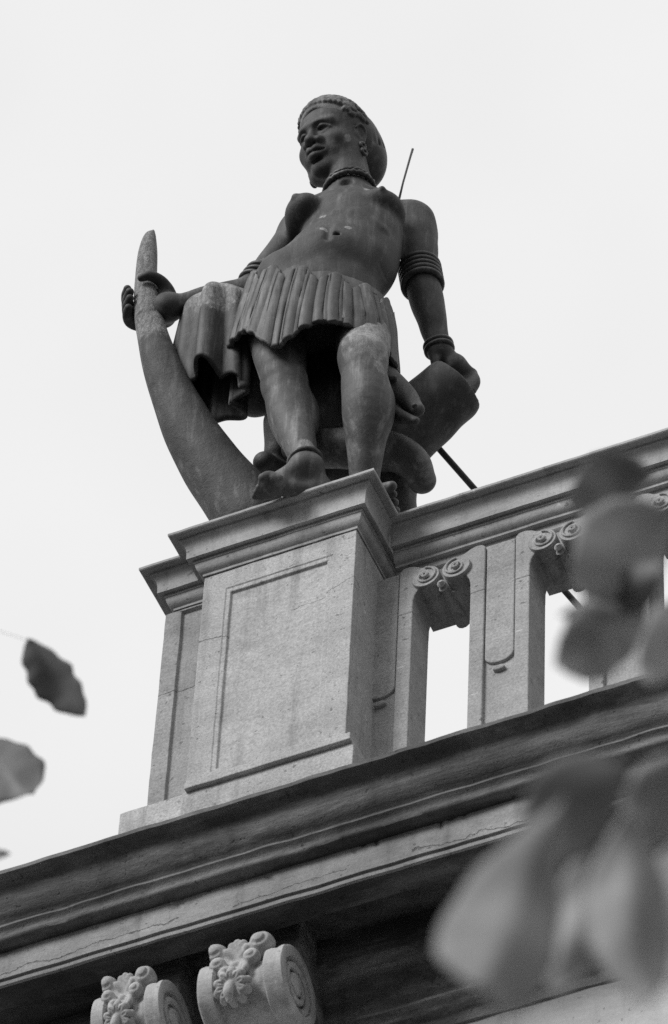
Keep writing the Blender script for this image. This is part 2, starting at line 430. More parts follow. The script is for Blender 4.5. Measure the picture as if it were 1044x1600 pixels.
# right hand round the tusk
hc = TKp[4]; tdir = nz(TKp[3]-TKp[5]); hr = .052
side = nz(np.array([-1, -.25, 0])-tdir*np.dot([-1, -.25, 0], tdir)); back = nz(np.cross(tdir, side))
if back[1] < 0: back = -back
def tk(an, dz, r): return hc+tdir*dz+r*(math.cos(an)*back+math.sin(an)*side)
palm = tk(-.9, -.01, .072)
B.cone(Rwr, palm, .036, .036, k=.03); B.cone(Rwr, tk(-1.1, .045, .066), .036, .030, k=.03); B.cone(Rwr, tk(-.8, -.045, .07), .034, .030, k=.03)
B.ell(tk(-.35, -.01, .070), (.022, .055, .052), (nz(tk(-.35, 0, 1)-hc), nz(np.cross(tk(-.35, 0, 1)-hc, tdir)), tdir), k=.02)
for i in range(4):
    dz = .048-.034*i; R_ = hr+.013; en = [2.15, 2.35, 2.3, 2.05][i]
    B.chain([tk(a_, dz-.006*a_, R_+(.004 if abs(a_-1.15) < .1 else 0)) for a_ in (.0, .55, 1.15, 1.7, en)], [.018, .0175, .0185, .0165, .0135], k=.005)
B.chain([palm+tdir*.02, tk(-1.4, .036, hr+.020), tk(-2.0, .052, hr+.012), tk(-2.7, .056, hr+.010), tk(-3.2, .048, hr+.008)], [.030, .026, .020, .0175, .013], k=.01)
B.cone(tk(-1.15, .01, hr+.026), tk(-1.5, .034, hr+.012), .026, .020, k=.02)
# head frame from the pixel fit of eyes, ears, nose and chin
yw, pt, rl = .316, .40, -.066; HS = 1.29; HC = np.array([-.232, .055, 1.925])
def _rot(v):
    cp, sp, cy, sy = math.cos(pt), math.sin(pt), math.cos(yw), math.sin(yw)
    v = np.array([v[0], v[1]*cp-v[2]*sp, v[1]*sp+v[2]*cp]); return np.array([v[0]*cy+v[1]*sy, -v[0]*sy+v[1]*cy, v[2]])
hl = _rot(np.array([math.cos(rl), 0, math.sin(rl)])); hu = _rot(np.array([-math.sin(rl), 0, math.cos(rl)])); hf = _rot(np.array([0, -1., 0]))
AX = (hl, hf, hu)
def h(x, y_, z): return HC+HS*(x*hl+y_*hf+z*hu)
def hb(x, y_, z, r, k=.02, mode='add'): B.ball(h(x, y_, z), r*HS, k*HS, mode)
def he(x, y_, z, r, k=.02, mode='add'): B.ell(h(x, y_, z), tuple(q*HS for q in r), AX, k*HS, mode)
def hcn(pts, rs, k=.01, mode='add'): B.chain([h(*p) for p in pts], [r*HS for r in rs], k*HS, mode)
he(0, -.02, .035, (.080, .098, .088), .03)
he(0, .030, .040, (.066, .058, .050), .03)
he(0, .022, -.03, (.067, .072, .085), .03)
he(0, .012, -.045, (.068, .062, .070), .03)
hcn([(0, -.03, -.06), (0, -.06, -.16)], [.052, .055], .03)
for s in (-1, 1):
    hcn([(s*.062, .0, -.045), (s*.05, .035, -.088), (s*.012, .074, -.103)], [.018, .018, .020], .025)
    hb(s*.044, .058, -.030, .026, .022)
    hb(s*.03, .066, -.062, .020, .02)
hb(0, .075, -.098, .017, .025)
hcn([(-.050, .070, .026), (-.022, .088, .025), (.022, .088, .025), (.050, .070, .026)], [.010, .012, .012, .010], .014)
for s in (-1, 1):
    he(s*.031, .098, .006, (.018, .018, .0125), .010, 'sub')
    he(s*.032, .0700, .004, (.0150, .0150, .0125), .004)
    hcn([(s*.013, .086, .005), (s*.022, .0885, .0105), (s*.033, .0885, .0115), (s*.050, .078, .004)], [.003, .0045, .0048, .0035], .005)
    hcn([(s*.013, .085, .001), (s*.030, .085, -.0075), (s*.047, .077, .0)], [.0025, .0035, .0025], .006)
hcn([(0, .088, .018), (0, .099, -.008), (0, .110, -.028)], [.009, .010, .0145], .012)
for s in (-1, 1):
    hb(s*.0185, .098, -.033, .0130, .008)
    hb(s*.0095, .106, -.0425, .0045, .003, 'sub')
he(0, .088, -.062, (.030, .018, .022), .014)
hcn([(-.027, .090, -.063), (-.012, .103, -.0565), (0, .1035, -.058), (.012, .103, -.0565), (.027, .090, -.063)], [.005, .0105, .0095, .0105, .005], .005)
hcn([(-.026, .089, -.069), (0, .1045, -.076), (.026, .089, -.069)], [.006, .0125, .006], .005)
hcn([(-.029, .094, -.064), (0, .1125, -.0655), (.029, .094, -.064)], [.0012, .0022, .0012], .002, 'sub')
hcn([(-.010, .096, -.0865), (.010, .096, -.0865)], [.003, .003], .01, 'sub')
for s in (-1, 1):
    he(s*.078, -.006, -.008, (.010, .019, .031), .006)
    he(s*.087, -.001, -.004, (.006, .010, .018), .004, 'sub')
    hcn([(s*.083, .009, .012), (s*.088, -.006, .022), (s*.088, -.020, .008), (s*.083, -.016, -.018), (s*.078, .004, -.034)], [.0035, .0042, .0042, .004, .006], .004)
# torso modelling cuts
nav = at(527, 368, y=c_bel[1]-.125)
B.ell(nav, (.008, .024, .005), k=.012, mode='sub')
mid0 = A(546, 330, 1.5)
B.cone(c_bel+tf*.135+tu*.10, c_bel+tf*.148-tu*.05, .006, .006, k=.02, mode='sub')
for s in (-1, 1):
    B.cone(c_rib+tf*.112+s*tl*.03-tu*.06, c_rib+tf*.085+s*tl*.12-tu*.12, .010, .008, k=.03)      # rib margin
    B.cone(nb+tf*.05+s*tl*.02-tu*.01, nb+s*tl*.11+tf*.045-tu*.035, .012, .010, k=.02)             # collar bones
B.ell(nb+tf*.075-tu*.01, (.016, .016, .016), k=.02, mode='sub')
B.warp(.0016, 42, 5)
P = lambda px, py, z, r: (at(px, py, z=z), r)
Q = lambda px, py, y, r: (at(px, py, y=y), r)
M_body = bronze('weathered_dark_paint', .068, [Q(582, 528, -.04, .125), Q(560, 520, -.05, .06), Q(602, 565, -.03, .05), Q(606, 605, -.02, .035), Q(578, 292, -.0, .030), Q(462, 312, -.05, .035), (h(.062, .045, -.035), .030), Q(505, 338, -.06, .018), Q(545, 352, -.07, .020), Q(505, 362, -.09, .022), Q(478, 690, -.05, .05), P(588, 520, .72, .13), P(560, 515, .7, .09), P(600, 560, .6, .05), (Lel*.7+Lwr*.3, .06), Q(592, 540, -.05, .06), Q(565, 500, -.07, .05), P(470, 745, .1, .05), P(404, 400, 1.3, .06), P(445, 590, .6, .045)], .40, rough=.62, bump=.35, general=.05, legs=True)
body = B.build('body', M_body, ST); del B
tuskm = bronze('tusk_worn', .066, [(TKp[1], .30), (TKp[3], .30), (TKp[4], .24), (TKp[5], .15)], .36, rough=.62, bump=1.0, fine=85)
T.build('tusk', tuskm, ST); del T

# hair: short curls at the brow, smooth wrap over the back of the head
M_hair = bronze('hair_paint', .085, [(h(.05, .04, .1), .10), (h(-.03, .06, .09), .08)], .26, rough=.6, bump=.5)
M_dark = bronze('dark_coat', .075, rough=.45)
Hf = Field(HC-np.array([.2, .2, .18]), HC+np.array([.2, .28, .26]), .0032)
def fe(F_, x, y_, z, r, k=.01, mode='add'): F_.ell(h(x, y_, z), tuple(q*HS for q in r), AX, k*HS, mode)
fe(Hf, 0, -.016, .049, (.084, .102, .097), 0)
fe(Hf, 0, .094, -.018, (.074, .072, .104), .012, 'sub')
for s in (-1, 1): fe(Hf, s*.085, .005, -.02, (.02, .034, .04), .008, 'sub')
Hf.plane(h(0, 0, -.035), -hu+hf*.0)
rg = np.random.RandomState(8)
for i in range(420):
    a_ = rg.uniform(-math.pi*.8, math.pi*.8); e_ = rg.uniform(.0, 1.05)
    d_ = np.array([math.sin(a_)*math.cos(e_), math.cos(a_)*math.cos(e_), math.sin(e_)])
    p_ = np.array([0, -.016, .049])+d_*np.array([.085, .103, .098])
    if p_[1] > .035 and p_[2] < .092: continue
    if p_[1] > .055 and p_[2] < .108: continue
    if p_[2] < (.012 if p_[1] > -.015 else -.025) or p_[1] < -.085: continue
    t_ = nz(np.cross(d_, rg.normal(size=3)))*.0065
    Hf.cone(h(*(p_-t_)), h(*(p_+t_)), .0075*HS, .0062*HS, k=.002)
for i in range(15):                                           # hairline curls
    a_ = -1.15+2.3*i/14; p_ = np.array([math.sin(a_)*.080, .066*math.cos(a_)+.002, .066+.036*math.cos(a_)])
    Hf.ball(h(*p_), .0075*HS, k=.003)
hair = Hf.build('hair', M_hair, ST); del Hf
Wf = Field(HC-np.array([.22, .16, .28]), HC+np.array([.24, .34, .28]), .0036)
fe(Wf, 0, -.062, .040, (.086, .088, .094), 0)
fe(Wf, 0, -.108, -.010, (.072, .056, .076), .04)
fe(Wf, 0, .062, .02, (.15, .110, .2), .006, 'sub')
for i in range(5):                                            # folds of the wrap
    y0 = -.035-.022*i
    pts = [h(.1*math.sin(a_)*(1-.05*i), y0-.02*abs(math.cos(a_)), .045+.098*math.cos(a_)*(1-.06*i)) for a_ in np.linspace(-2.1, 2.1, 15)]
    Wf.chain(pts, [.0045]*15, k=.008, mode='sub')
Wf.build('head_wrap', bronze('wrap_paint', .085, rough=.5, bump=.3), ST); del Wf
# ear rings and neck rings
for s in (-1, 1):
    g_ = []
    for dz in (-.048, -.068):
        v, f = torus_strip(ringpts(h(s*.086, .002, dz), hf, .009*HS, hu, .0085*HS, 18), .0048*HS, 8); g_.append((v, f))
    v, f = join(g_); link('earring', mesh('earring', v, f), M_dark, ST)
ndir = nz(nt_-nb); n1, n2 = perp(ndir)
for f_, rr, tr in ((.44, .073, .0085), (.28, .082, .0095)):
    c_ = nb*(1-f_)+nt_*f_
    pts = [p_+np.array([0, 0, .004*math.sin(9*i)]) for i, p_ in enumerate(ringpts(c_-ndir*.01+tf*.004, nz(n1), rr, nz(n2), rr*.98, 56))]
    rs = [tr*(1+.13*math.sin(i*2.1)) for i in range(56)]
    v, f = torus_strip(pts, rs, 8); link('necklace', mesh('necklace', v, f), M_dark, ST)
def bands(name, p, q, fr, r, tr, mat=M_dark, tilt=0):
    d_ = nz(np.asarray(q)-p); a1, a2 = perp(d_); g_ = []
    for f_ in fr:
        c_ = np.asarray(p)*(1-f_)+np.asarray(q)*f_
        g_.append(torus_strip(ringpts(c_, nz(a1+d_*tilt), r, a2, r, 36), tr, 8))
    v, f = join(g_); return link(name, mesh(name, v, f), mat, ST)
bands('arm_band', Lsh, Lel, (.80, .87, .94, 1.01, 1.08), .0625, .0105)
bands('bracelet', Lel, Lwr, (.93, .985), .042, .009)
bands('bracelet', Rsh, Rel, (.74, .81, .88), .056, .0085)
bands('anklet', Rcf, Ran, (.93,), .050, .009)

# skirt: fluted shell around the hips
def shell(name, rings, mat, thick, parent, jag=None):
    """rings: list of closed loops (top to bottom) of world points; gives an open skirt with thickness"""
    n = len(rings[0]); vs = []; fs = []
    for R_ in rings: vs += list(R_)
    m = len(rings)
    for i in range(m-1):
        for j in range(n):
            k = (j+1) % n; fs.append((i*n+j, (i+1)*n+j, (i+1)*n+k, i*n+k))
    me = mesh(name, vs, fs); o = link(name, me, mat, parent)
    md = o.modifiers.new('thick', 'SOLIDIFY'); md.thickness = thick; md.offset = -1
    return o
M_skirt = bronze('skirt_paint', .088, [(at(592, 488, y=-.06), .085), (at(560, 498, y=-.09), .05), (at(408, 418, y=-.02), .05), (at(425, 440, y=-.08), .035), P(590, 500, .9, .09), P(565, 480, .95, .06), P(395, 425, 1.1, .05), P(420, 410, 1.1, .04), P(385, 470, 1.0, .05)], .30, streak=.35, rough=.55, bump=.3)
NP = 13; NS = NP*26
ct = A(500, 462, 1.09); cb = A(489, 573, .79)
def skirt_pt(th_, f_, ph, tid):
    rnd = math.sin(tid*12.9)*.5+.5; rnd2 = math.sin(tid*7.7+2)*.5+.5
    pl = max(0., math.sin(math.pi*ph))**.45
    dirv = math.cos(th_)*tl+math.sin(th_)*tf; fr_ = math.sin(th_); cx_ = math.cos(th_)
    rx = .216+(.256-.216)*f_; ry = .150+(.210-.150)*f_
    bl = 1+.10*math.exp(-((th_-.95)/.55)**2)*min(1, f_*1.5)
    rx *= bl; ry *= bl
    c_ = ct*(1-f_)+cb*f_
    z = (-.085*fr_-.105*cx_)*(1-f_)+(-.055*fr_-.035*cx_)*f_
    z += -.085*(1-max(0., math.sin(math.pi*ph))**.7)*(1-f_)**4
    z += (-.010-.018*rnd2)*f_**3+.016*(1-pl)*f_**3+.004*math.sin(ph*19+tid)*f_**4
    z += (-.115*math.exp(-((th_-1.84)/.27)**2)-.012*math.exp(-((th_-.95)/.35)**2)+.045*math.exp(-((th_-2.75)/.45)**2)+.02*math.exp(-((th_-2.35)/.2)**2)-.05*math.exp(-((th_-.1)/.3)**2))*f_**2
    wob_ = .25*math.sin(tid*5.3+f_*2.2); ph = min(1., max(0., ph+wob_*.35*math.sin(math.pi*ph)*f_)); pl = max(0., math.sin(math.pi*ph))**.45
    flut = .006*(1-f_)+.011*(rnd2-.5)*f_+.018*(pl-.6)*(.45+.55*min(1, f_*3))+.005*(rnd-.5)*f_+.0034*math.sin(ph*6.283*3+rnd*6)+.0016*math.sin(ph*6.283*6+tid)
    return c_+rx*cx_*tl+ry*fr_*tf+dirv*flut+np.array([0, 0, z])
rings = []
for i in range(40):
    f_ = i/39
    rings.append([skirt_pt(2*math.pi*j/NS, f_, (j % 26)/26., j//26) for j in range(NS)])
sk = shell('skirt', rings, M_skirt, .016, ST)
# waistband: smooth band from the waist down behind the rounded tops of the flutes
wb = []
for i in range(6):
    f_ = i/5; R_ = []
    for j in range(96):
        th_ = 2*math.pi*j/96; fr_ = math.sin(th_); cx_ = math.cos(th_)
        R_.append(ct+(.203+.004*math.sin(3.14*f_)-.008*(f_ == 0))*cx_*tl+(.138+.004*math.sin(3.14*f_)-.008*(f_ == 0))*fr_*tf+np.array([0, 0, -.085*fr_-.105*cx_+.050-.115*f_]))
    wb.append(R_)
shell('waistband', wb, M_skirt, .014, ST)

# cloth hanging over the right forearm: ridged sheet folded over the arm
M_cloth = bronze('cloth_paint', .072, [(A(345, 459, 1.15)+[0, -.06, -.02], .17), P(340, 540, .95, .05)], .42, streak=.6, rough=.6, bump=.5)
dt = A(340, 458, 1.18); db = at(326, 603, y=.03)
NC = 216; rings = []
for i in range(36):
    f_ = i/35; R_ = []
    for j in range(NC):
        th_ = 2*math.pi*j/NC; cx_, fr_ = math.cos(th_), math.sin(th_)
        g_ = f_**.8
        fold = (.30+.70*g_)*1.4*(.018*math.sin(5*th_+.6)+.010*math.sin(8*th_+2.1+f_)+.004*math.sin(13*th_+1))
        rx = .090+.026*g_; ry = .058+.004*g_
        c_ = dt*(1-f_)+db*f_
        z = .052*math.sqrt(max(0, 1-min(1, f_*7)))*0
        hem = -(.020*cx_+.014*math.sin(3*th_+1)+.012*math.sin(7*th_)+.12*(.5-.5*fr_))*f_**3
        cap_ = math.sin(min(1, f_*6+.02)*math.pi/2)                 # rounds over the forearm at the top
        R_.append(c_+np.array([rx*cx_*cap_+fold*cx_*cap_, -(ry*fr_+fold*fr_)*cap_, hem+.035*(1-cap_)]))
    rings.append(R_)
shell('draped_cloth', rings, M_cloth, .013, ST)

# rock and stump mass behind the legs, coiled tail, animal head, leaning log
M_rock = bronze('rock_paint', .07, rough=.6, bump=.5)
Rf = Field((-.66, -.10, -.02), (.32, .85, 1.15), .006)
Rf.ell(A(462, 600, .68)+[.02, .16, 0], (.16, .12, .19), k=0)
Rf.ell(at(402, 600, y=.14), (.10, .10, .12), k=.06)
Rf.ell(at(520, 600, y=.28), (.2, .14, .25), k=.06)
Rf.cone(at(434, 660, y=.16), at(434, 705, y=.2), .045, .05, k=.03)
Rf.cone(at(416, 722, y=.16), at(440, 745, y=.24), .03, .05, k=.03)
Rf.cone(at(476, 700, y=.3), at(490, 730, y=.32), .11, .11, k=.04)
Rf.cone(at(520, 640, y=.30), at(540, 720, y=.36), .16, .16, k=.05)
Rf.cone(at(560, 690, y=.36), at(585, 745, y=.40), .12, .12, k=.05)
Rf.cone(at(618, 745, y=.36), at(626, 812, y=.42), .062, .060, k=.03)
Rf.warp(.010, 24, 11)
Rf.plane((0, 0, 0), (0, 0, -1))
Rf.build('rock_support', M_rock, ST); del Rf
Tf = Field((-.45, -.1, -.02), (.3, .7, .8), .005)
tp = [at(470, 700, y=.2), at(520, 700, y=.17), at(565, 703, y=.19), at(612, 706, y=.24), at(645, 724, y=.28), at(660, 750, y=.33)]
Tf.chain(tp, [.06, .064, .066, .062, .055, .044], k=.0)
Tf.warp(.004, 30, 2)
Tf.build('coiled_tail', bronze('tail_paint', .09, [(at(672, 728, y=.3), .085)], .26, rough=.5, bump=.4), ST); del Tf
Lf = Field((-.30, -.02, .0), (.36, .85, 1.15), .0045)
l0 = at(612, 694, y=.34); l1 = at(700, 615, y=.34)
Lf.cone(l0-(l1-l0)*.5, l1, .122, .108, k=0)
ld = nz(l1-l0)
Lf.plane(l1+ld*.040, ld+np.array([.0, -.0, 0]))
Lf.warp(.0035, 30, 4)
Lf.build('leaning_log', bronze('log_paint', .065, [P(690, 570, .9, .05)], .22, rough=.6, bump=.35), ST); del Lf
Kf = Field((-.25, -.1, .3), (.22, .45, .95), .004)
k0 = at(578, 582, y=.16); k1 = at(628, 618, y=.14); k2 = at(653, 640, y=.12)
Kf.chain([k0, k1, k2], [.062, .044, .022], k=0)
kd = nz(k2-k0); ks = nz(np.cross(kd, tf)); kup = nz(np.cross(ks, kd))
q0 = at(600, 612, y=.1); 
Kf.chain([at(598, 618, y=.09), at(628, 638, y=.085), at(655, 655, y=.085)], [.006, .007, .006], k=.006, mode='sub')
Kf.chain([at(598, 638, y=.14), at(628, 652, y=.12), at(650, 657, y=.11)], [.032, .022, .012], k=.008)
Kf.ell(at(612, 592, y=.085), (.018, .014, .012), k=.008); Kf.ell(at(648, 634, y=.09), (.010, .010, .008), k=.006)
Kf.build('crocodile_head', M_rock, ST); del Kf
#STATUE_END
# thin rod fixed behind the shoulder, iron stay behind the log
v, f = torus_strip([at(618, 335, y=.33), at(625, 306, y=.30), at(630, 285, y=.30), at(641, 246, y=.30), at(645, 233, y=.30)], [.0045, .0042, .0036, .004, .0045], 8, closed=False)
link('lightning_rod', mesh('lightning_rod', v, f), M_dark, ST)
#ARCH_BEGIN
# ------------------------------------------------------------------ mouldings
def jit(p, amp, fr=9.0, chip=0.0):
    v = Vector(p)
    d = Vector((mn.noise(v*fr), mn.noise(v*fr+Vector((31, 7, 3))), mn.noise(v*fr+Vector((3, 17, 29)))))*amp
    if chip:
        c = mn.noise(v*13+Vector((5, 5, 9)))+.6*mn.noise(v*37)
        if c > .42: d += Vector((0, 1, .35))*chip*min(1, (c-.42)*5)
    return v+d
def moulding(path, prof, step=.03, amp=.0015, fr=9., top=True, chip=0.0, chip_idx=()):
    pts = []
    n = len(path)
    nor = []
    for i in range(n-1):
        dx, dy = path[i+1][0]-path[i][0], path[i+1][1]-path[i][1]; l_ = math.hypot(dx, dy); nor.append((-dy/l_, dx/l_))
    mit = []
    for i in range(n):
        if i == 0: mit.append(nor[0])
        elif i == n-1: mit.append(nor[-1])
        else:
            a, b = nor[i-1], nor[i]; k = 1+a[0]*b[0]+a[1]*b[1]; mit.append(((a[0]+b[0])/k, (a[1]+b[1])/k))
    cols = []
    for i in range(n-1):
        l_ = math.dist(path[i], path[i+1]); m = max(1, int(l_/step))
        for j in range(m+(1 if i == n-2 else 0)):
            cols.append((i, j/m))
    vs, fs = [], []
    m = len(prof)
    for (i, t) in cols:
        for q, (s, h_, z0) in enumerate([(p[0], p[1], 0) for p in prof]):
            x = (path[i][0]+mit[i][0]*s)*(1-t)+(path[i+1][0]+mit[i+1][0]*s)*t
            y = (path[i][1]+mit[i][1]*s)*(1-t)+(path[i+1][1]+mit[i+1][1]*s)*t
            vs.append(jit((x, y, h_), amp, fr, chip if q in chip_idx else 0))
    for c in range(len(cols)-1):
        for q in range(m-1):
            fs.append((c*m+q, c*m+q+1, (c+1)*m+q+1, (c+1)*m+q))
    if top: fs.append(tuple(c*m for c in range(len(cols)))[::1])
    return vs, fs
CAPP = [(0, 0), (-.0005, -.004), (0, -.010), (.003, -.013), (.0255, -.0130), (.0262, -.023), (.033, -.028), (.039, -.035), (.043, -.046), (.0455, -.060), (.046, -.075), (.0465, -.092),
        (.049, -.0930), (.0625, -.0900), (.0632, -.102), (.067, -.104), (.068, -.114), (.071, -.124), (.076, -.132), (.083, -.137), (.0865, -.139), (.087, -.149), (.104, -.147), (.105, -.175)]
PD = empty('pedestal', (-.35, .3, -1.3)); tag(PD, 'square stone pedestal with sunk panel and moulded cap under the dark statue', 'pedestal')
v, f = moulding([(-.826, .46), (-.826, .0885), (-.687, .0885), (-.687, 0), (0, 0), (0, .46)], CAPP, .02, .0011, 16)
link('cap', mesh('cap', v, f), M_cap, PD, angle=26)

def box(x0, x1, y0, y1, z0, z1):
    vs = [(x0, y0, z0), (x1, y0, z0), (x1, y1, z0), (x0, y1, z0), (x0, y0, z1), (x1, y0, z1), (x1, y1, z1), (x0, y1, z1)]
    return vs, [(0, 3, 2, 1), (4, 5, 6, 7), (0, 1, 5, 4), (1, 2, 6, 5), (2, 3, 7, 6), (3, 0, 4, 7)]
def relief(x0, x1, z0, z1, y0, yb, nest):
    """block whose front carries nested rectangles (x0,x1,z0,z1,depth) sunk one inside the other"""
    vs = []; fs = []
    def rect(a, b, c, d, y): i = len(vs); vs.extend([(a, y, c), (b, y, c), (b, y, d), (a, y, d)]); return i
    def ring(i, j):
        for k in range(4): fs.append((i+k, i+(k+1) % 4, j+(k+1) % 4, j+k))
    cur = rect(x0, x1, z0, z1, y0); bk = rect(x0, x1, z0, z1, yb)
    for k in range(4): fs.append((cur+k, bk+k, bk+(k+1) % 4, cur+(k+1) % 4))
    fs.append((bk, bk+3, bk+2, bk+1)); y = y0
    for (a, b, c, d, dep) in nest:
        j = rect(a, b, c, d, y); ring(cur, j); y = y0+dep; k_ = rect(a+.004, b-.004, c+.004, d-.004, y); ring(j, k_); cur = k_
    fs.append((cur, cur+1, cur+2, cur+3)); return vs, fs
def bevel(o, wd=.003, seg=2):
    m_ = o.modifiers.new('bevel', 'BEVEL'); m_.width = wd; m_.segments = seg; m_.limit_method = 'ANGLE'; m_.angle_limit = math.radians(40); return o
def rough_edges(o, amp=.002, fr=14, cuts=3):
    """subdivide and jitter so that long arrises are not ruler-straight"""
    bm = bmesh.new(); bm.from_mesh(o.data)
    for _ in range(cuts):
        es = [e for e in bm.edges if e.calc_length() > .05]
        if es: bmesh.ops.subdivide_edges(bm, edges=es, cuts=1, use_grid_fill=True)
    for v_ in bm.verts:
        p = v_.co; k = Vector((mn.noise(p*fr), mn.noise(p*fr+Vector((9, 1, 4))), mn.noise(p*fr+Vector((2, 8, 5)))))
        v_.co = p+k*amp
    bm.to_mesh(o.data); bm.free(); return o
a = at(361, 928, y=.1); b = at(513, 883, y=.1); c = at(340, 1192, y=.1)
pz0 = at(339, 1203, y=.1)[2]
bx0, bx1 = -.596, -.091
nest = [(a[0]-.016, b[0]+.020, pz0-.014, a[2]+.026, .003), (a[0], b[0], pz0, a[2]+.006, .012)]
v, f = relief(bx0, bx1, -1.145, -.150, .092, .45, nest)
o = link('shaft', mesh('shaft', v, f), M_ped, PD, smooth=False); rough_edges(o, .0016, 12, 4); bevel(o, .0025)
v, f = relief(-.767, bx0+.002, -1.10, -.1505, .180, .445, [(-.712, -.598, -1.06, -.158, .012)])
o = link('side_pier', mesh('side_pier', v, f), M_flank, PD, smooth=False); rough_edges(o, .0022, 12, 4); bevel(o, .0025)
# plinth fillet and strip under the shaft
v, f = join([box(-.585, -.062, .062, .64, -1.158, -1.128), box(-.60, -.058, .079, .63, -1.36, -1.150)])
v2, f2 = join([box(-.84, -.59, .155, .62, -1.36, -1.062)])
o = link('plinth', mesh('plinth', *join([(v, f), (v2, f2)])), M_ped, PD, smooth=False); rough_edges(o, .002, 12, 4); bevel(o, .003)

# ------------------------------------------------------------------ balustrade
BS = empty('balustrade', (.6, .3, -1.3)); tag(BS, 'pierced stone balustrade with scroll-headed piers right of the pedestal', 'balustrade')
v, f = moulding([(-.04, .185), (3.4, .185)], [(p[0], p[1]-.004) for p in CAPP], .02, .0011, 16, top=False)
top_v, top_f = box(-.04, 3.4, .186, .62, -.17, -.006)
o = link('top_rail', mesh('top_rail', *join([(v, f)])), M_cap, BS, angle=26)
o = link('rail_core', mesh('rail_core', *box(-.04, 3.4, .335, .415, -.25, -.0065)), M_cap, BS, smooth=False)
def prism(poly, y0, y1):
    n = len(poly); vs = [(x, y0, z) for x, z in poly]+[(x, y1, z) for x, z in poly]
    fs = [tuple(range(n)), tuple(range(2*n-1, n-1, -1))]
    for i in range(n): j = (i+1) % n; fs.append((i, i+n, j+n, j))
    return vs, fs
def roll(cx, cz, r, y0, y1, n=36):
    prof = [(r*.0, y0+.004), (r*.30, y0+.004), (r*.36, y0-.0), (r*.62, y0-.0005), (r*.70, y0+.001), (r*.78, y0-.0005), (r*.96, y0), (r, y0+.004), (r*.96, (y0+y1)/2), (r, y1)]
    vs = []; fs = []
    for (rr, y) in prof:
        for j in range(n): an = 2*math.pi*j/n; vs.append((cx+rr*math.cos(an), y, cz+rr*math.sin(an)))
    for i in range(len(prof)-1):
        for j in range(n): k = (j+1) % n; fs.append((i*n+j, i*n+k, (i+1)*n+k, (i+1)*n+j))
    return vs, fs
YF, YB = .255, .382
def pier_head():
    r_ = [(.089, -.42), (.090, -.36), (.098, -.335), (.112, -.318), (.14, -.300), (.165, -.26), (.158, -.228), (.135, -.218), (.108, -.205), (.085, -.193), (.03, -.186)]
    return r_+[(-x, z) for x, z in r_[::-1]]
def spiral(cx, cz, sgn, r0=.038, turns=1.05, n=44, y=YF-.006):
    pts = []; rs = []
    for i in range(n):
        t = i/(n-1); an = math.pi/2-sgn*t*turns*2*math.pi; r = r0*(1-.62*t); pts.append((cx+r*math.cos(an)*1, y, cz+r*math.sin(an))); rs.append(.0048*(1-.2*t))
    return torus_strip(pts, rs, 6, closed=False)
def make_pier():
    root = None
    parts = [box(-.090, .090, YF+.014, YB-.002, -1.42, -.20),
             box(-.096, -.049, YF, YB, -1.42, -.41), box(.049, .096, YF, YB, -1.42, -.41)]
    tongue = [(.046, -.205), (-.046, -.205)]+[(-.046*math.cos(a_), -.728-.034*math.sin(a_)) for a_ in np.linspace(0, math.pi, 13)]
    parts.append(prism(tongue, YF+.004, YF+.03))
    drop = [(-.020*math.cos(a_), -.790-.010*math.sin(a_)) for a_ in np.linspace(0, math.pi, 9)]+[(.013, -.778), (-.013, -.778)]
    parts.append(prism(drop, YF+.001, YF+.03))
    arm = [(.049, -.412), (.096, -.412), (.0965, -.36), (.101, -.335), (.112, -.315), (.14, -.300), (.165, -.262), (.160, -.232), (.140, -.221), (.118, -.211), (.100, -.198), (.080, -.191), (.060, -.193), (.049, -.206)]
    parts.append(prism(arm[::-1], YF-.001, YB+.001)); parts.append(prism([(-x, z) for x, z in arm], YF-.001, YB+.001))
    o = link('pier', mesh('pier', *join(parts)), M_bal, BS, smooth=False); bevel(o, .0045, 2); return o
cx0 = -.066; per = .3785
pier = make_pier()
kids = []
for s in (-1, 1):
    vv, ff = join([roll(s*.1395, -.276, .046, YF-.012, YB+.003), spiral(s*.1395, -.276, s, y=YF-.014), roll(s*.1395, -.276, .012, YF-.022, YF)])
    k_ = link('volute', mesh('volute', vv, ff), M_bal, pier); kids.append(k_)
    k_.data.set_sharp_from_angle(angle=math.radians(50))
for i in range(9):
    if i == 0: o = pier
    else:
        o = pier.copy(); COL.objects.link(o); o.parent = BS
        for k_ in kids: c_ = k_.copy(); COL.objects.link(c_); c_.parent = o; c_.location = k_.location
    if i == 0: base_loc = Vector(pier.location)
    o.location = base_loc+Vector((cx0+per*i, 0, 0))
# lintel and ribs over each opening
lint = None
for i in range(9):
    cx = cx0+per*(i+.5)
    lv, lf = box(cx-.098, cx+.098, YF+.045, .421, -.318, -.188)
    rib = torus_strip([(cx, YF-.012, -.322), (cx, YF-.004, -.325), (cx, YF+.003, -.318), (cx, YF+.012, -.330), (cx, YF+.02, -.320), (cx, YF+.06, -.322), (cx, YF+.13, -.318), (cx, .424, -.312)],
                      [.006, .014, .009, .0145, .010, .014, .020, .024], 12, closed=False)
    o = link('lintel', mesh('lintel', *join([(lv, lf), rib])), M_bal, BS, smooth=True, angle=40)
    o.location = o.location

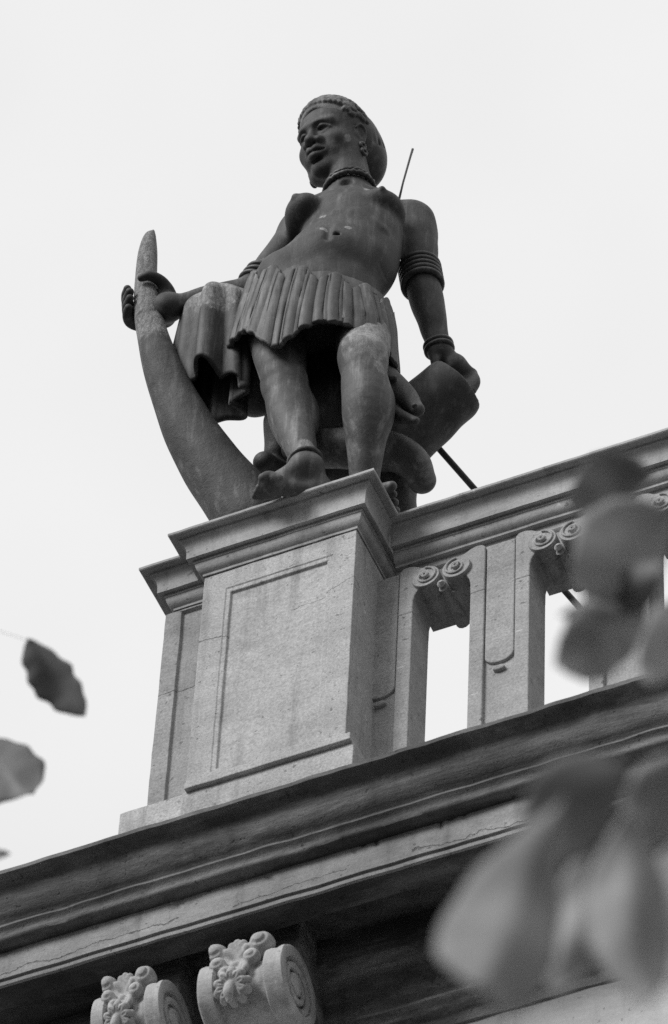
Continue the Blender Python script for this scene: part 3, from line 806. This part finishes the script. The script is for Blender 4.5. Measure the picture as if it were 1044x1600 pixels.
# ------------------------------------------------------------------ cornice and frieze
CN = empty('cornice', (0, .3, -1.9)); tag(CN, 'weathered projecting stone cornice running along the facade under the pedestal', 'cornice')
xs0, xs1 = -1.75, 1.85
def run(name, prof, mat, amp, fr, x0=xs0, x1=xs1, step=.014, chip=0, ci=(), angle=55, top=False, parent=CN):
    path = [(x0, 0), (x1, 0)]
    v, f = moulding(path, prof, step, amp, fr, top=top, chip=chip, chip_idx=ci)
    return link(name, mesh(name, v, f), mat, parent, angle=angle)
def dense(pr, mx_=.012):
    o_ = [pr[0]]
    for q in pr[1:]:
        l_ = math.dist(o_[-1], q); m = max(1, int(l_/mx_)); p = o_[-1]
        for j in range(1, m+1): o_.append((p[0]+(q[0]-p[0])*j/m, p[1]+(q[1]-p[1])*j/m))
    return o_
crown = dense([(.70, -1.300), (.20, -1.3165), (.034, -1.3150), (.026, -1.318), (.025, -1.3345), (.030, -1.3375), (.056, -1.341), (.068, -1.352), (.075, -1.368), (.079, -1.388), (.084, -1.408), (.092, -1.425), (.104, -1.438),
         (.115, -1.4445), (.117, -1.455), (.110, -1.457), (.108, -1.466), (.1135, -1.4705), (.119, -1.475), (.124, -1.486), (.122, -1.493), (.127, -1.503), (.146, -1.5065), (.170, -1.5075), (.172, -1.530)])
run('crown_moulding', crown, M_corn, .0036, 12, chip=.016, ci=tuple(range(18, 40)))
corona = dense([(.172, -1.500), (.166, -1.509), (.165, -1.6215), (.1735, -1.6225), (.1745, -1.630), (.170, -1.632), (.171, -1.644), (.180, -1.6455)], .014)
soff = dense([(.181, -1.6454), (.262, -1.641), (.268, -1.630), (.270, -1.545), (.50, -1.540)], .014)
run('soffit', soff, M_sof_shade, .002, 10)
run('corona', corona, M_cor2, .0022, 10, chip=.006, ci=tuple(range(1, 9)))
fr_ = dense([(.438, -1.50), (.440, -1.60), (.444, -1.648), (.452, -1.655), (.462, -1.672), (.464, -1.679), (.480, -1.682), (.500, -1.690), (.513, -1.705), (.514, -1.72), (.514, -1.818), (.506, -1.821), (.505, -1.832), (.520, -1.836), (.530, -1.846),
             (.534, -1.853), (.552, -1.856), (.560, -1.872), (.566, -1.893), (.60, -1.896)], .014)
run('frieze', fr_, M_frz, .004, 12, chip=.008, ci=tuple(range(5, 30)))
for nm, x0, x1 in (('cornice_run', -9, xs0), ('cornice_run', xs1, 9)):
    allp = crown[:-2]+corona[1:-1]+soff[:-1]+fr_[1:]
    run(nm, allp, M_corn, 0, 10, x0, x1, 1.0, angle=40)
WL = link('facade_wall', mesh('facade_wall', *box(-9, 9, .574, 1.2, -13.84, -1.62)), M_wall, None, smooth=False)
tag(WL, 'pale plastered facade wall below the frieze in the bottom right corner', 'wall')
RS = link('roof_deck', mesh('roof_deck', *box(-9, 9, .66, 9, -1.60, -1.345)), M_corn, None, smooth=False)
tag(RS, 'flat stone roof deck behind the cornice', 'roof'); RS['kind'] = 'structure'
GR = link('street_ground', mesh('street_ground', [(-400, -400, -13.845), (400, -400, -13.845), (400, 400, -13.845), (-400, 400, -13.845)], [(0, 1, 2, 3)]), stone('asphalt', .04, .2, .1, .3), None, smooth=False)
GR['kind'] = 'structure'
v, f = torus_strip([at(676, 690, y=.45), at(685, 700, y=.45)*0+at(686, 701, y=.46), at(738, 760, y=.60), at(900, 943, y=1.0), at(1000, 1058, y=1.22)], .0105, 10, closed=False)
SB = link('stay_bar', mesh('stay_bar', v, f), M_dark, None)
tag(SB, 'thin dark iron stay bar sloping down from the leaning log behind the balustrade', 'metal bar')

# ------------------------------------------------------------------ scroll brackets under the soffit
def disc(xa, xb, r, n=44):
    """rolled disc around the X axis: rim band and sunk spiral faces"""
    prof = [(xa, 0), (xa, r*.20), (xa-.006, r*.24), (xa-.006, r*.34), (xa+.004, r*.40), (xa+.006, r*.62), (xa+.002, r*.74), (xa-.002, r*.80), (xa-.002, r*.93), (xa+.004, r), (xa+.013, r*1.01),
            ((xa+xb)/2, r*.975), (xb-.013, r*1.01), (xb-.004, r), (xb+.002, r*.93), (xb+.002, r*.80), (xb-.002, r*.74), (xb-.020, r*.70), (xb-.024, r*.40), (xb-.023, r*.28), (xb-.008, r*.24), (xb-.003, r*.16), (xb-.002, 0)]
    vs = []; fs = []
    for (x, rr) in prof:
        for j in range(n): an = 2*math.pi*j/n; vs.append(Vector((x, rr*math.cos(an), rr*math.sin(an))))
    for i in range(len(prof)-1):
        for j in range(n): k = (j+1) % n; fs.append((i*n+j, i*n+k, (i+1)*n+k, (i+1)*n+j))
    return vs, fs
BC = at(468, 1540, y=.30); BW = .262; BR = .122
def make_bracket(cen, seed=0):
    root = empty('scroll_bracket', tuple(cen))
    tr = lambda g: ([tuple(Vector(p)+Vector(cen)) for p in g[0]], g[1])
    for (xa, xb) in ((-BW/2, -BW/2+.052), (BW/2-.062, BW/2)):
        g = disc(xa, xb, BR)
        sp = []
        for i in range(60):
            t = i/59; an = -1.2+t*2*math.pi*1.8; r = BR*.66*(1-.68*t); sp.append((xb-.014, r*math.cos(an), r*math.sin(an)))
        g = join([g, torus_strip(sp, [.0130*(1-.35*i/59) for i in range(60)], 8, closed=False)])
        g = tr(g); v, f = g; v = [jit(p, .0022, 22) for p in v]
        link('volute', mesh('volute', v, f), M_brk, root, angle=38)
    O = Field(np.array(cen)-[.16, .2, .2], np.array(cen)+[.16, .16, .2], .0032)
    C = np.array(cen)
    O.cone(C-[BW/2-.04, 0, 0], C-[.02, 0, 0], .100, .078, k=0); O.cone(C+[BW/2-.05, 0, 0], C-[.02, 0, 0], .100, .078, k=.0)
    dr = lambda x, an, r: C+np.array([x, -r*math.sin(an), r*math.cos(an)])      # an: 0 = top, pi/2 = front
    for i in range(7):                                                           # raised ribs over the drum
        for x in (-.045, .020): O.cone(dr(x, .3+.25*i, .084), dr(x, .55+.25*i, .084), .010, .010, k=.006)
    fx = -.022
    fc = dr(fx, 2.02, .120)
    nf = nz(dr(fx, 2.1, 1)-C-[fx, 0, 0]); s1 = np.array([1., 0, 0]); s2 = nz(np.cross(nf, s1))
    O.ball(fc-nf*.012, .034, k=.01)
    for i in range(10):
        an = 2*math.pi*i/10+.2; d_ = math.cos(an)*s1+math.sin(an)*s2
        O.chain([fc+d_*.014+nf*.010, fc+d_*.034+nf*.016, fc+d_*.048-nf*.002], [.008, .0115, .012], k=.0015); O.cone(fc+d_*.022+nf*.024, fc+d_*.036+nf*.027, .003, .0045, k=.003, mode='sub')
    O.ball(fc+nf*.012, .017, k=.004); O.chain([fc+nf*.018, fc+nf*.03-np.array([0, 0, .03]), fc+nf*.02-np.array([0, .0, .06])], [.013, .015, .009], k=.006)
    for an, rr in ((.95, .105), (1.25, .10)): O.ball(dr(fx, an+.25, rr), .017, k=.008)
    # palmette on top
    pc = dr(fx, .62, .135)
    O.cone(dr(fx, .75, .08), pc, .030, .022, k=.02)
    for k_, (dx, dz) in enumerate(((-.030, .0), (-.017, .018), (0, .026), (.017, .018), (.030, .0))):
        O.cone(pc-[0, .0, .03], pc+[dx, -.016, dz], .012, .0135, k=.002)
    for s in (-1, 1):
        for (an, rr, xx, sz) in ((.60, .146, .070, .037), (1.10, .118, .052, .025)):
            q = dr(fx+s*xx, an, rr)
            O.ball(q, sz, k=.006); O.cone(q, dr(fx+s*.018, an+.30, .095), sz*.55, .014, k=.010)
            O.chain([q+np.array([s*sz*math.cos(a_)*.62, -sz*.86, sz*math.sin(a_)*.62]) for a_ in np.linspace(-2.4, 1.9, 9)], [sz*.17]*9, k=.003, mode='sub')
        O.chain([dr(fx+s*.012, 1.15, .098), dr(fx+s*.030, 1.3, .108), dr(fx+s*.036, 1.5, .112), dr(fx+s*.024, 1.62, .11)], [.008, .011, .011, .007], k=.004)
    O.plane(C+[BW/2-.03, 0, 0], (1, 0, 0)); O.plane(C-[BW/2-.028, 0, 0], (-1, 0, 0))
    O.warp(.0016, 90, 3)
    O.build('ornament', M_brk, root)
    O2 = box(C[0]-BW/2+.02, C[0]+BW/2-.02, C[1]+.02, .575, C[2]-.02, -1.535)
    o = link('backing_block', mesh('backing_block', *O2), M_frz, root, smooth=False); bevel(o, .01)
    return root
br = make_bracket(BC-np.array([BW/2, 0, 0]))
tag(br, 'carved stone scroll bracket with flower, right of the pair under the cornice', 'bracket', 'carved scroll brackets under the cornice')
b2_ = br.copy(); COL.objects.link(b2_); b2_.location = br.location-Vector((.352, 0, 0)); b2_.scale.x = .82
for ch in list(br.children):
    c_ = ch.copy(); COL.objects.link(c_); c_.parent = b2_
tag(b2_, 'carved stone scroll bracket at the bottom edge, left of the pair under the cornice', 'bracket', 'carved scroll brackets under the cornice')
#ARCH_END
# ------------------------------------------------------------------ leaves close to the camera
def leafmat(name, base):
    b = NB(name); v = b.math('MULTIPLY', b.mr(b.noise(14, 4, .6), .3, .7, .75, 1.25), base)
    m_ = b.finish(v, .5, b.noise(40, 5, .6), .3, .002, .4)
    tr_ = b.n('ShaderNodeBsdfTranslucent'); c = b.n('ShaderNodeCombineColor')
    for i in range(3): b.l(b.math('MULTIPLY', v, 1.2), c.inputs[i])
    b.l(c.outputs[0], tr_.inputs[0]); mxs = b.n('ShaderNodeMixShader'); mxs.inputs[0].default_value = .35
    b.l(b.b.outputs[0], mxs.inputs[1]); b.l(tr_.outputs[0], mxs.inputs[2])
    o_ = [n_ for n_ in b.t.nodes if n_.type == 'OUTPUT_MATERIAL'][0]; b.l(mxs.outputs[0], o_.inputs[0]); return m_
M_leafD = leafmat('leaf_dark', .22); M_leafM = leafmat('leaf_mid', .40); M_leafL = leafmat('leaf_light', .30)
def leaf(parent, base, tip, wpx, t0, t1, mat, roll=0., curl=.12, seed=0, ser=.03, shape=.85, stem=None, fold=.35):
    rg = random.Random(seed)
    p0 = at(*base, t=t0); p1 = at(*tip, t=t1); L_ = np.linalg.norm(p1-p0); u = (p1-p0)/L_
    view = nz(ray(*base)); s = nz(np.cross(u, view)); n_ = np.cross(s, u)
    s, n_ = s*math.cos(roll)+n_*math.sin(roll), n_*math.cos(roll)-s*math.sin(roll)
    W = wpx*(t0+t1)/2/8000/2/max(.4, abs(math.cos(roll))); nu, nv = 30, 10; vs = []; fs = []
    for i in range(nu+1):
        a_ = i/nu; wv = W*math.sin(math.pi*a_**shape)**.75*(1-.12*a_) if 0 < a_ < 1 else 0.0001
        wl = 1+ser*math.sin(a_*31+seed)+ser*.8*math.sin(a_*17+seed*2); wr = 1+ser*math.sin(a_*27+seed*3)+ser*.8*math.sin(a_*13+seed)
        for j in range(nv+1):
            q = j/nv*2-1; ww = wv*(wl if q < 0 else wr)
            hgt = -curl*L_*(a_-.4)**2+abs(q)**1.2*wv*fold+.02*L_*math.sin(a_*9+q*2+seed)
            vs.append(p0+u*L_*a_+s*ww*q+n_*hgt)
    for i in range(nu):
        for j in range(nv): fs.append((i*(nv+1)+j, i*(nv+1)+j+1, (i+1)*(nv+1)+j+1, (i+1)*(nv+1)+j))
    o = link('leaf', mesh('leaf', vs, fs), mat, parent)
    md = o.modifiers.new('thick', 'SOLIDIFY'); md.thickness = .0006
    if stem is not None:
        e_ = at(*stem[:2], t=stem[2]); m1 = (p0+e_)/2+np.array([0, 0, .01])
        v, f = torus_strip([p0+u*L_*.0, m1, e_], .0004, 6, closed=False)
        link('petiole', mesh('petiole', v, f), M_twig, o)
    return o
M_twig = leafmat('twig_bark', .07)
def twig(parent, pts, r0, r1):
    P_ = [at(x, y, t=t) for x, y, t in pts]; n = len(P_); v, f = torus_strip(P_, [r0+(r1-r0)*i/(n-1) for i in range(n)], 8, closed=False)
    return link('twig', mesh('twig', v, f), M_twig, parent)
LB = empty('leafy_branch', tuple(at(-260, 1300, t=8.4))); tag(LB, 'small leafy branch entering from the left edge with dark toothed leaves against the sky', 'branch')
twig(LB, [(-900, 1700, 8.8), (-420, 1420, 8.5), (-200, 1240, 8.4), (-130, 1110, 8.4), (-90, 1010, 8.35), (-60, 960, 8.3)], .012, .0016)
leaf(LB, (42, 1000), (132, 1122), 74, 8.3, 8.25, M_leafD, .35, .1, 3, .07, .95, (-60, 980, 8.3))
leaf(LB, (-58, 1150), (56, 1246), 124, 8.4, 8.2, M_leafD, .25, .12, 5, .04, 1.05, (-90, 1110, 8.4))
leaf(LB, (-70, 1338), (19, 1334), 26, 7.6, 7.5, M_leafD, .3, .1, 7, .05, .9, (-200, 1240, 8.4))
leaf(LB, (-90, 1060), (-4, 1086), 40, 6.6, 6.5, M_leafM, .3, .1, 9, .05, .9, (-90, 1110, 8.4))
RB = empty('leafy_branch', tuple(at(1200, 1300, t=3.6))); tag(RB, 'out of focus leafy branch hanging in front of the balustrade at the right edge', 'branch')
twig(RB, [(1800, 500, 5.1), (1450, 640, 5.0), (1250, 720, 4.9), (1150, 900, 4.8), (1130, 1100, 4.4), (1100, 1250, 3.9), (1120, 1400, 3.9)], .012, .002)
leaf(RB, (1016, 742), (876, 778), 100, 5.0, 4.9, M_leafD, .3, .15, 11, .02, .8, (1150, 700, 4.9))
leaf(RB, (1046, 806), (884, 924), 158, 4.8, 4.7, M_leafM, .2, .2, 12, .02, .8, (1180, 800, 4.8))
leaf(RB, (1040, 890), (890, 965), 70, 4.7, 4.8, M_leafD, -.5, .2, 22, .02, .8, (1150, 880, 4.7))
leaf(RB, (1010, 955), (862, 1046), 124, 4.8, 4.7, M_leafM, .2, .15, 13, .03, .9, (1145, 950, 4.7))
leaf(RB, (1090, 940), (1000, 1072), 90, 4.6, 4.5, M_leafM, .5, .15, 14, .02, .9, (1140, 950, 4.6))
leaf(RB, (978, 1190), (818, 1338), 160, 3.75, 3.65, M_leafD, .3, .15, 15, .02, .95, (1105, 1230, 3.9))
leaf(RB, (1085, 1180), (985, 1330), 120, 3.9, 3.9, M_leafM, .3, .15, 16, .02, .9, (1110, 1220, 3.9))
leaf(RB, (868, 1268), (738, 1590), 200, 3.6, 3.4, M_leafL, .1, .25, 17, .015, 1.15, (1100, 1250, 3.9), .75)
leaf(RB, (925, 1330), (872, 1560), 120, 3.95, 3.9, M_leafM, -.35, .2, 18, .015, .95, (1100, 1260, 3.9))
leaf(RB, (985, 1270), (1003, 1582), 150, 3.8, 3.7, M_leafM, .3, .2, 19, .015, 1.0, (1110, 1300, 3.9), .7)
leaf(RB, (1095, 1290), (1050, 1540), 140, 3.9, 3.8, M_leafM, .2, .2, 20, .015, .9, (1115, 1330, 3.9))
